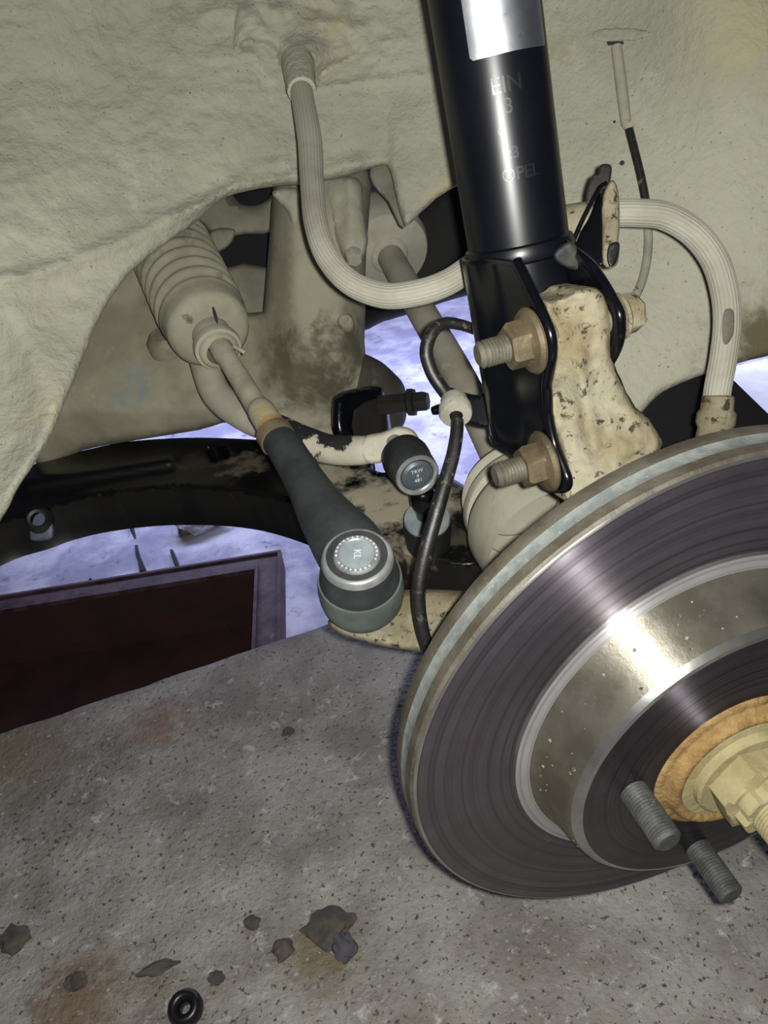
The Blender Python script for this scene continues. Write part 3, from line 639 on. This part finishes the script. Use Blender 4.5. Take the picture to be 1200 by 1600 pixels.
lathe('washer', [(.0240, .0355), (.0238, .0385), (.0225, .0395), (.011, .0395)], MD, hubm, hub, seg=48)
nutM = MD @ Matrix.Rotation(.35, 4, 'Z')
lathe('axle_nut', [(.0178, .0390), (.0180, .0400), (.0180, .0500), (.0168, .0515), (.0150, .0518), (.0148, .0575), (.0138, .0580), (.010, .0580)], nutM, hubm, hub, seg=48, smooth=25, rfun=lambda a, h: hexr(a, h) * 1.1 if h < .0515 else (1 if (a % (math.pi / 3)) > .28 else .84))
lathe('axle_stub', thread_prof(.0112, .037, .0760, .0015, .0006, .002), MD, hubm, hub, seg=32)
for dx, (bx, by) in enumerate(((988, 1232), (1092, 1322))): pass
studm = mat('stud_thread', (80, 82, 80), (58, 60, 57), (120, 124, 112), scale=120, rough=.5, metal=.4, bump=.4, bscale=420)
s1 = on(990, 1236, MD @ Vector((0, 0, .0304)), N_); l1 = MD.inverted() @ s1; ang0 = math.atan2(l1.y, l1.x); rad0 = math.hypot(l1.x, l1.y)
s2 = on(1090, 1325, MD @ Vector((0, 0, .0304)), N_); l2 = MD.inverted() @ s2; ang1 = math.atan2(l2.y, l2.x)
print('STUD', rad0, math.hypot(l2.x, l2.y), math.degrees(ang0 - ang1))
stp = math.atan2(math.sin(ang1 - ang0), math.cos(ang1 - ang0))
for k in range(2):
    a = ang0 + stp * k; rr = rad0 if k == 0 else math.hypot(l2.x, l2.y)
    Ms = MD @ Matrix.Translation((rr * math.cos(a), rr * math.sin(a), .028))
    lathe('wheel_stud', thread_prof(.0063, 0, .0285, .0015, .0006, .0012), Ms, studm, hub, seg=28, smooth=20)
for k in ():
    a = ang0 + math.copysign(math.pi / 2, stp) * k
    Ms = MD @ Matrix.Translation((rad0 * math.cos(a), rad0 * math.sin(a), .028))
    lathe('wheel_stud', thread_prof(.0063, 0, .0285, .0015, .0006, .0012), Ms, studm, hub, seg=28, smooth=20)

# ================================================================== STRUT
sD = V(.208, .899, .386).normalized(); S0 = P(811, 390, .366)
tA = V(.947, -.264, .184); aA = (tA - tA.dot(sD) * sD).normalized(); bA = (N_ - N_.dot(sD) * sD).normalized()
def L3(a, b, s): return S0 + aA * a + bA * b + sD * s
MS = frame(S0, -sD, aA)
st = thing('strut', 'glossy black shock absorber strut with bare silver patch', 'shock absorber', L3(0, 0, .1))
tubem = mat('strut_paint', (7, 8, 13), (10, 11, 17), (44, 44, 46), scale=40, rough=.34, bump=0, spec=.3, cut3=(.68, .88), scale3=50)
lathe('tube', [(0, -.084), (.020, -.083), (.0228, -.079), (.0228, -.0785), (.0228, .335), (.0228, .34), (.0, .34)], MS, tubem, st, seg=72)
lathe('weld_ring', [(.0230, -.004), (.0246, -.003), (.0252, .0), (.0242, .0032), (.0228, .004)], MS, tubem, st, seg=72)
# bare metal patch
bare = mat('bare_metal_label', (226, 228, 232), (196, 198, 204), (160, 162, 168), scale=60, rough=.37, metal=1, bump=.012, bscale=300, cut3=(.6, .75), scale3=45)
def cyl(px, py):
    """point of the tube wall seen at a pixel"""
    r = ray(px, py); w = EYE - S0; r_ = r - r.dot(sD) * sD; w_ = w - w.dot(sD) * sD
    A = r_.dot(r_); B = 2 * r_.dot(w_); C = w_.dot(w_) - .0229 ** 2; D = max(B * B - 4 * A * C, 0)
    p = EYE + r * ((-B - math.sqrt(D)) / 2 / A); q = MS.inverted() @ p; return math.atan2(q.y, q.x), q.z
p0 = cyl(735, 97); p1 = cyl(848, 74); print('LABEL', p0, p1)
dA = (p1[0] - p0[0] + math.pi) % (2 * math.pi) - math.pi
v = []; f = []; nx, nz = 30, 8
for j in range(nz + 1):
    for i in range(nx + 1):
        u = i / nx; hh = min(p0[1], p1[1]) + .0005 + .14 * j / nz; a = p0[0] + (dA * 1.08) * u
        if j == 0 and i in (0, nx): hh += .0012
        v.append(MS @ Vector((.02300 * math.cos(a), .02300 * math.sin(a), hh)))
for j in range(nz):
    for i in range(nx): q = j * (nx + 1) + i; f.append([q, q + 1, q + nx + 2, q + nx + 1])
n_ = len(v); inner = [MS @ Vector((.0225 / .0230 * (MS.inverted() @ p).x, .0225 / .0230 * (MS.inverted() @ p).y, (MS.inverted() @ p).z)) for p in v]
link('silver_patch', v, f, bare, st, smooth=60, label='bare silver metal patch')
# embossed lettering round the tube
b = Bag()
sgn = 1 if dA > 0 else -1
for s_, (px, py), sz in (('EIN', (792, 132), .0088), ('13', (787, 168), .0082), ('o', (783, 204), .0058), ('1:3', (797, 240), .0066), ('OPEL', (815, 270), .0072)):
    a0, h0 = cyl(px, py)
    def pl(q, a0=a0, h0=h0):
        a = a0 + sgn * q.x / .0229; rr = .0228 + q.z; return MS @ Vector((rr * math.cos(a), rr * math.sin(a), h0 + q.y))
    b.add(text_vf(s_, sz, .00018, pl))
b.link('embossed_lettering', mat('embossed_paint', (9, 10, 15), rough=.38, bump=0), st, smooth=30)

# clamp bracket: one pressed sheet wrapped round the tube, flanges either side of the knuckle
def tip(s, side):
    if side < 0: return float(np.interp(s, [-.001, .006, .0145, .020, .027, .033, .038, .0488, .0635, .075, .0835, .090, .0955, .099], [.040, .047, .054, .0595, .0632, .0625, .060, .053, .050, .052, .058, .0612, .057, .045]))
    return float(np.interp(s, [-.001, .002, .009, .0185, .026, .034, .0415, .050, .099], [.016, .026, .043, .054, .0604, .060, .0557, .047, .047]))
prof = []
G = .0190; GF = .0130
def path(s, k):
    """k in -1..1 along the sheet from near flange tip round the back to far flange tip"""
    return None
v = []; f = []; rows = 44; half = []
for j in range(rows + 1):
    u = j / rows; line = []
    for side in (-1, 1):
        pass
    nb = 26; pts = []
    for i in range(nb + 1):                      # back arc
        a = math.pi * (1 + .10) * (i / nb) - math.pi * .05
        pts.append((-.0252 * math.cos(a), -.0252 * math.sin(a), 0))
    nf = 10
    sb = -.001 + .088 * u; sf_ = -.001 + .100 * u
    fl = [(-(G + .0062 * (1 - min(1, q * 2.2)) ** 2), q) for q in [i / nf for i in range(1, nf + 1)]]
    row = []
    for a, q in reversed(fl): row.append((a, .004 + (tip(sf_, -1) - .004) * q, sb + (sf_ - sb) * min(1, q * 1.8)))
    for (a, bq, _) in pts: row.append((a, bq, sb))
    for a, q in fl: row.append((GF + (-a - G) * (1 + (.0252 - GF) / .0062 - 1), .004 + (tip(sf_, 1) - .004) * q, sb + (sf_ - sb) * min(1, q * 1.8)))
    v.append([L3(*r) for r in row])
W_ = len(v[0]); flatv = [p for r in v for p in r]
for j in range(rows):
    for i in range(W_ - 1): q = j * W_ + i; f.append([q, q + 1, q + W_ + 1, q + W_])
o = link('clamp_bracket', flatv, f, black, st, smooth=45)
md = o.modifiers.new('sheet', 'SOLIDIFY'); md.thickness = .003; md.offset = 0
for side in (0, W_ - 1):
    tube('rolled_edge', [v[j][side] for j in range(0, rows + 1, 2)], .0023, black, st, seg=12, n=3)
tube('lower_lip', [v[rows][i] for i in range(2, W_ - 2, 3)], .0022, black, st, seg=10, n=3)
relief('gusset', [(868, 392), (886, 378), (897, 380), (905, 392), (918, 405), (926, 418), (932, 428), (905, 424), (880, 416), (866, 404)], lambda x, y: depth_on(x, y, L3(0, .024, .01), bA) - .009, mat('dusty_black_paint', (30, 30, 30), (64, 62, 56), (104, 100, 88), scale=60, rough=.6, bump=.3), st, step=5, thick=.014, roll=.004, rollpx=6, smooth=4)
for nm, lo in (('seam', (838, 870)),):
    pass
# hose bracket on the strut
hb = relief('hose_bracket', [(899, 384), (912, 352), (926, 325), (938, 300), (945, 345), (944, 412), (926, 411), (905, 405)], lambda x, y: .392 - .00012 * (x - 920), black, st, step=6, thick=.004, roll=.001, rollpx=3, smooth=2)
relief('hose_clip', [(917, 300), (924, 277), (934, 270), (938, 258), (950, 256), (956, 262), (954, 282), (950, 292), (938, 300), (926, 318), (916, 318)], lambda x, y: .388, mat('clip_steel', (44, 42, 36), (28, 27, 25), (80, 76, 64), rough=.5, bump=.3), st, step=5, thick=.006, roll=.002, rollpx=4, smooth=3)
tube('clip_wire', [P(897, 374, .386), P(912, 340, .384), P(930, 305, .382), P(938, 292, .382), P(948, 286, .382)], .0011, black, st, seg=10, n=5)
relief('bracket_face', [(944, 300), (955, 282), (964, 290), (968, 320), (968, 358), (966, 378), (968, 385), (966, 408), (958, 418), (942, 412), (941, 360), (940, 325)], lambda x, y: .386, paleclay, st, step=6, thick=.010, roll=.003, rollpx=6, smooth=3, rough=.002)
relief('bracket_foot', [(952, 382), (966, 378), (968, 390), (962, 412), (952, 416), (948, 400)], lambda x, y: .384, cable, st, step=5, thick=.004, roll=.001, rollpx=4, smooth=3)
# cable bracket on the strut
cbk = relief('cable_bracket', [(696, 606), (706, 606), (722, 612), (745, 617), (756, 610), (757, 590), (764, 586), (774, 622), (778, 664), (757, 668), (735, 662), (722, 652), (712, 630)], lambda x, y: .424 - .0001 * (x - 740), black, st, step=6, thick=.004, roll=.0015, rollpx=4, smooth=3)
tube('bracket_tip', [P(676, 642, .416), P(684, 640, .417), P(698, 636, .42)], [.0022, .0026, .0026], black, st, seg=12, n=4)

# ------------------------------------------------------------------ bolts through the clamp
boltm = mat('rusty_nut', (88, 78, 58), (70, 60, 44), (108, 98, 78), scale=70, rough=.6, metal=.35, bump=.45, bscale=300, scale3=130)
thr = mat("bolt_thread", (112, 109, 96), (88, 85, 74), scale=90, rough=.5, metal=.5, bump=.3, bscale=400)
FN = -(G + .0032)
for nm, (px, py), lb in (('strut_bolt', (832, 532), 'upper rusty flange nut and bolt clamping the strut bracket'), ('strut_bolt', (853, 720), 'lower rusty flange nut and bolt just above brake disc rim')):
    c = on(px, py, L3(FN, 0, 0), aA); MBt = frame(c, -aA, sD); q = MBt
    bo = thing('strut_bolt', lb, 'bolt', c, None)
    nt_ = lathe('flange_nut', [(.005, 0), (.0136, 0), (.0139, .0010), (.0128, .0026), (.0098, .0038), (.0094, .0044), (.0094, .0104), (.0082, .0118), (.005, .0118)], MBt, boltm, bo, seg=48, smooth=25, rfun=lambda a, h: hexr(a, h) * 1.05 if h > .004 else 1)
    lathe('thread', thread_prof(.0057, -.04, .0245, .0015, .0006, .0016), MBt, thr, bo, seg=28, smooth=20)
    M2 = MBt @ Matrix.Translation((0, 0, -(G + GF + .0066)))
    lathe('head', [(.005, 0), (.0098, 0), (.0098, -.0014), (.0086, -.0026), (.0085, -.0085), (.0072, -.0100), (0, -.0100)], M2, boltm if nm == '' else paleclay, bo, seg=48, smooth=25, rfun=lambda a, h: hexr(a, h) if h < -.003 else 1)

# ================================================================== STEERING KNUCKLE
kn = thing('steering_knuckle', 'rusty clay-coloured steering knuckle between strut bracket and brake disc', 'steering knuckle', P(930, 700, .36))
def zk(x, y):
    b0 = .0572 - .0085 * math.exp(-((y - 632) / 52) ** 2) * min(1, max(0, (925 - x) / 50))
    z = depth_on(x, y, L3(0, b0, .05), bA)
    d = segdist([(x, y)], np.array([(905, 560), (915, 640), (925, 700)], float), False)[0]; z -= .004 * math.exp(-(d / 16) ** 2)
    if y > 620: z -= .012 * min(1, (y - 620) / 80) * min(1, max(0, (x - 900) / 60))
    d = math.hypot(x - 885, y - 478); z += .003 * math.exp(-(d / 22) ** 2)
    return z
relief('clamp_ear', [(846, 474), (868, 468), (884, 462), (900, 452), (930, 449), (948, 466), (957, 500), (955, 535), (958, 562), (974, 603), (994, 636), (1016, 656), (1032, 682), (1033, 700), (1010, 730), (960, 770), (900, 790), (880, 775), (884, 740), (874, 690), (860, 650), (857, 600), (866, 560), (864, 520)], zk, paleclay, kn, step=6, roll=.008, rollpx=11, smooth=4, back=-bA * .020, rough=.0022, rscale=90, warp=2)
relief('steering_arm', [(512, 972), (540, 946), (590, 930), (640, 921), (720, 923), (790, 930), (800, 1010), (720, 1026), (664, 1019), (610, 1012), (560, 1000), (530, 990)], lambda x, y: depth_on(x, y, P(580, 960, .445), (UP * .9 + V(0, 0, -.35)).normalized()), paleclay, kn, step=7, thick=.022, roll=.010, rollpx=12, smooth=4, rough=.002)
MK = MD @ Matrix.Translation((0, 0, -.075))
lathe('bearing_carrier', [(.02, -.01), (.045, -.01), (.052, 0), (.052, .030), (.046, .045), (.03, .045)], MK, paleclay, kn, seg=48)
# web from ear to carrier and arm to carrier, behind the disc
b = Bag()
b.add(tube_vf([P(935, 740, .365), (P(935, 740, .365) + MK @ Vector((0, 0, .01))) / 2, MK @ Vector((0, 0, .01))], [.016, .02, .024], seg=16, n=4))
b.add(tube_vf([P(760, 975, .46), (P(760, 975, .46) + MK @ Vector((0, 0, .01))) / 2, MK @ Vector((0, 0, .01))], [.012, .016, .022], seg=16, n=4))
b.link('web', paleclay, kn)

# ================================================================== HOSES AND CABLES
bh = thing('brake_hose', 'dusty ribbed brake hose looping behind the strut to caliper side', 'hose', P(600, 460, .43))
hp = [P(464, 92, .578), P(468, 120, .566), P(474, 160, .545), P(484, 220, .512), P(488, 290, .482), P(494, 350, .458), P(512, 402, .445), P(548, 442, .438), P(600, 462, .434), P(650, 458, .43), P(696, 443, .43), P(735, 418, .432), P(790, 378, .436), P(850, 352, .435), P(885, 345, .43), P(920, 338, .428), P(962, 333, .426), P(1000, 333, .424), P(1040, 338, .424), P(1084, 364, .425), P(1116, 405, .427), P(1132, 455, .428), P(1136, 505, .43), P(1130, 560, .432), P(1121, 610, .434), P(1117, 650, .436)]
rr = [.0076] * 4 + [.0070, .0067, .0065, .0065] + [.0066] * 6 + [.0069] * 12
tube('hose', hp, rr, hosem, bh, seg=72, n=7, ribs=24, amp=.04, smooth=25)
lathe('top_collar', [(.007, -.012), (.0100, -.011), (.0108, -.006), (.0104, -.002), (.0106, .003), (.0112, .008), (.0120, .03)], frame(P(470, 130, .561), hp[0] - hp[2]), shellm, bh, seg=28, smooth=60)
lathe('crimp_collar', [(.0070, -.012), (.0084, -.011), (.0087, -.004), (.0102, -.002), (.0104, .003), (.0090, .006), (.0096, .010), (.0094, .03)], frame(P(1119, 652, .436), (hp[-1] - hp[-2])), paleclay, bh, seg=32, smooth=50)
lathe('bracket_collar', [(.0070, -.012), (.0092, -.011), (.0096, 0), (.0092, .011), (.0070, .012)], frame(P(904, 348, .402), hp[16] - hp[14]), paleclay, bh, seg=32)
relief('worn_patch', [(1130, 490), (1140, 482), (1147, 490), (1146, 520), (1136, 538), (1129, 530)], lambda x, y: .4215 + .00004 * abs(x - 1137), mat('bare_rubber', (98, 96, 84), (82, 80, 70), rough=.8), bh, step=4, thick=.002, roll=.0004, rollpx=4, smooth=4)

sc = thing('sensor_cable', 'black sensor cable looping into a grommet then hanging to the disc', 'cable', P(700, 720, .41))
tube('cable', [P(770, 522, .43), P(748, 517, .425), P(722, 508, .42), P(695, 505, .417), P(676, 518, .415), P(666, 548, .415), P(674, 580, .417), P(690, 606, .418), P(706, 628, .416), P(713, 648, .411), P(714, 672, .408), P(708, 710, .405), P(696, 752, .402), P(682, 800, .40), P(668, 850, .40), P(657, 900, .402), P(654, 940, .405), P(660, 985, .41), P(672, 1025, .416)], [.0028, .0028, .0029, .0032, .0036, .0036, .0036, .0036, .0034, .0034, .0034, .0036, .0038, .0040, .0040, .0038, .0036, .0036, .0034], cable, sc, seg=16, n=7)
gl = (P(714, 662, .405) - P(708, 618, .418)).normalized()
lathe('grommet', [(.003, -.0075), (.0062, -.0072), (.0072, -.0055), (.0073, -.001), (.0084, .0), (.0086, .0045), (.0080, .006), (.0035, .0065)], frame(P(711, 637, .411), V(.02, .72, -.65)), mat('grommet_dust', (142, 140, 126), (120, 118, 106), (90, 88, 78), scale=60, rough=.85, bump=.2), sc, seg=32, smooth=45)

bc = thing('wheel_arch_cable', 'thin dusty cable running down the right wall of wheel arch', 'cable', P(990, 220, .55))
sl = mat('cable_sleeve', (160, 157, 140), (140, 138, 122), (112, 110, 98), scale=30, rough=.9, bump=.3)
def zw(x, y, o=.004): return P(x, y, zshell(x, y) - o)
tube('sleeve', [zw(963, 72), zw(968, 110), zw(973, 150), zw(978, 192)], [.0036, .0038, .0039, .0036], sl, bc, seg=14, n=5)
tube('sleeve_collar', [zw(976, 190, .005), zw(981, 196, .005), zw(988, 192, .005)], [.003, .0034, .0024], sl, bc, seg=10, n=4)
tube('cable', [zw(981, 195), zw(990, 230), zw(1000, 270), zw(1008, 310), zw(1012, 345)], .0030, cable, bc, seg=12, n=6)
tube('lower_cable', [zw(1012, 340), zw(1013, 380), zw(1010, 410), zw(1003, 440), zw(993, 462), zw(984, 478), zw(970, 500)], [.003, .003, .003, .003, .0032, .0034, .0034], mat('dusty_cable_pale', (150, 148, 132), (128, 126, 112), (48, 47, 44), scale=60, rough=.9, cut3=(.6, .66), scale3=90), bc, seg=12, n=6)

# ================================================================== DEBRIS on the slab
clod = mat('dark_clod', (88, 82, 74), (66, 61, 56), (106, 98, 88), scale=80, rough=.9, bump=.6, bscale=200)
greyclod = mat('grey_clod', (84, 82, 88), (70, 68, 72), rough=.9, bump=.5)
for i, (px, py, rx, ry, rz, m_, lb) in enumerate([(515, 1448, .022, .018, .007, clod, 'large dark oily clod on the slab below the disc'), (538, 1480, .011, .015, .008, greyclod, 'grey stone chip leaning on the large dark clod'), (22, 1468, .016, .015, .006, clod, 'dark clod at the left edge of the slab'), (443, 1483, .010, .010, .005, clod, 'small dark pointed chip left of the large clod'), (245, 1514, .018, .006, .004, clod, 'long thin dark flake on the slab'), (338, 1528, .007, .008, .004, clod, 'small dark chip near the round black ring'), (120, 1535, .011, .009, .006, clod, 'dark brown clod on a rusty stain'), (393, 1442, .008, .007, .003, clod, 'faint flat dark chip above the pointed chip'), (450, 1143, .008, .005, .004, greyclod, 'pale grey stone chip on the slab under tie rod end')]):
    c = on(px, py, Vector((0, 0, .001)), UP); o = link('dirt_clod', *blob_vf(c, rx * .8, ry * .8, rz, i + 2, 3, .45), m_, smooth=30); tag(o, lb, 'clod')
rg = lathe('rubber_ring', [(.0038, .001), (.0050, 0), (.0105, .0), (.0125, .003), (.0128, .008), (.0112, .0125), (.0085, .0140), (.0060, .0130), (.0046, .0105), (.0038, .008), (.0038, .001)], frame(on(294, 1580, Vector((0, 0, .0)), UP) + UP * .0005, (UP + V(0, 0, -.25)).normalized()), mat('black_rubber_ring', (16, 17, 18), (26, 27, 28), rough=.35, bump=.1), seg=36, smooth=60)
tag(rg, 'small black rubber ring lying at the bottom of slab', 'ring')
b = Bag()
grit = mat('grit', (150, 146, 140), (128, 122, 114), (206, 202, 196), scale=60, rough=.6, bump=.2, scale3=90, spec=.6)
for k in range(2600):
    px, py = random.uniform(-40, 1240), random.uniform(1010, 1640)
    if py < 1160 - px * .34 + 14: continue
    c = on(px, py, ORG, UP); p = c + UP * (.0016 * noise.fractal(c * 26, 1, 2.1, 5) + .002 * noise.noise(c * 6))
    s = random.choice((.0005, .0006, .0008, .001, .0013, .0018)) * random.uniform(.6, 1.2)
    b.add(blob_vf(p, s * random.uniform(.8, 1.6), s, s * .7, k, 1, .5))
o = b.link('gravel', grit, smooth=0); tag(o, 'scattered grit and sand grains on the slab', 'grit', None, 'stuff')
print('TRIS', sum(len(p.vertices) - 2 for o in bpy.data.objects if o.type == 'MESH' for p in o.data.polygons))
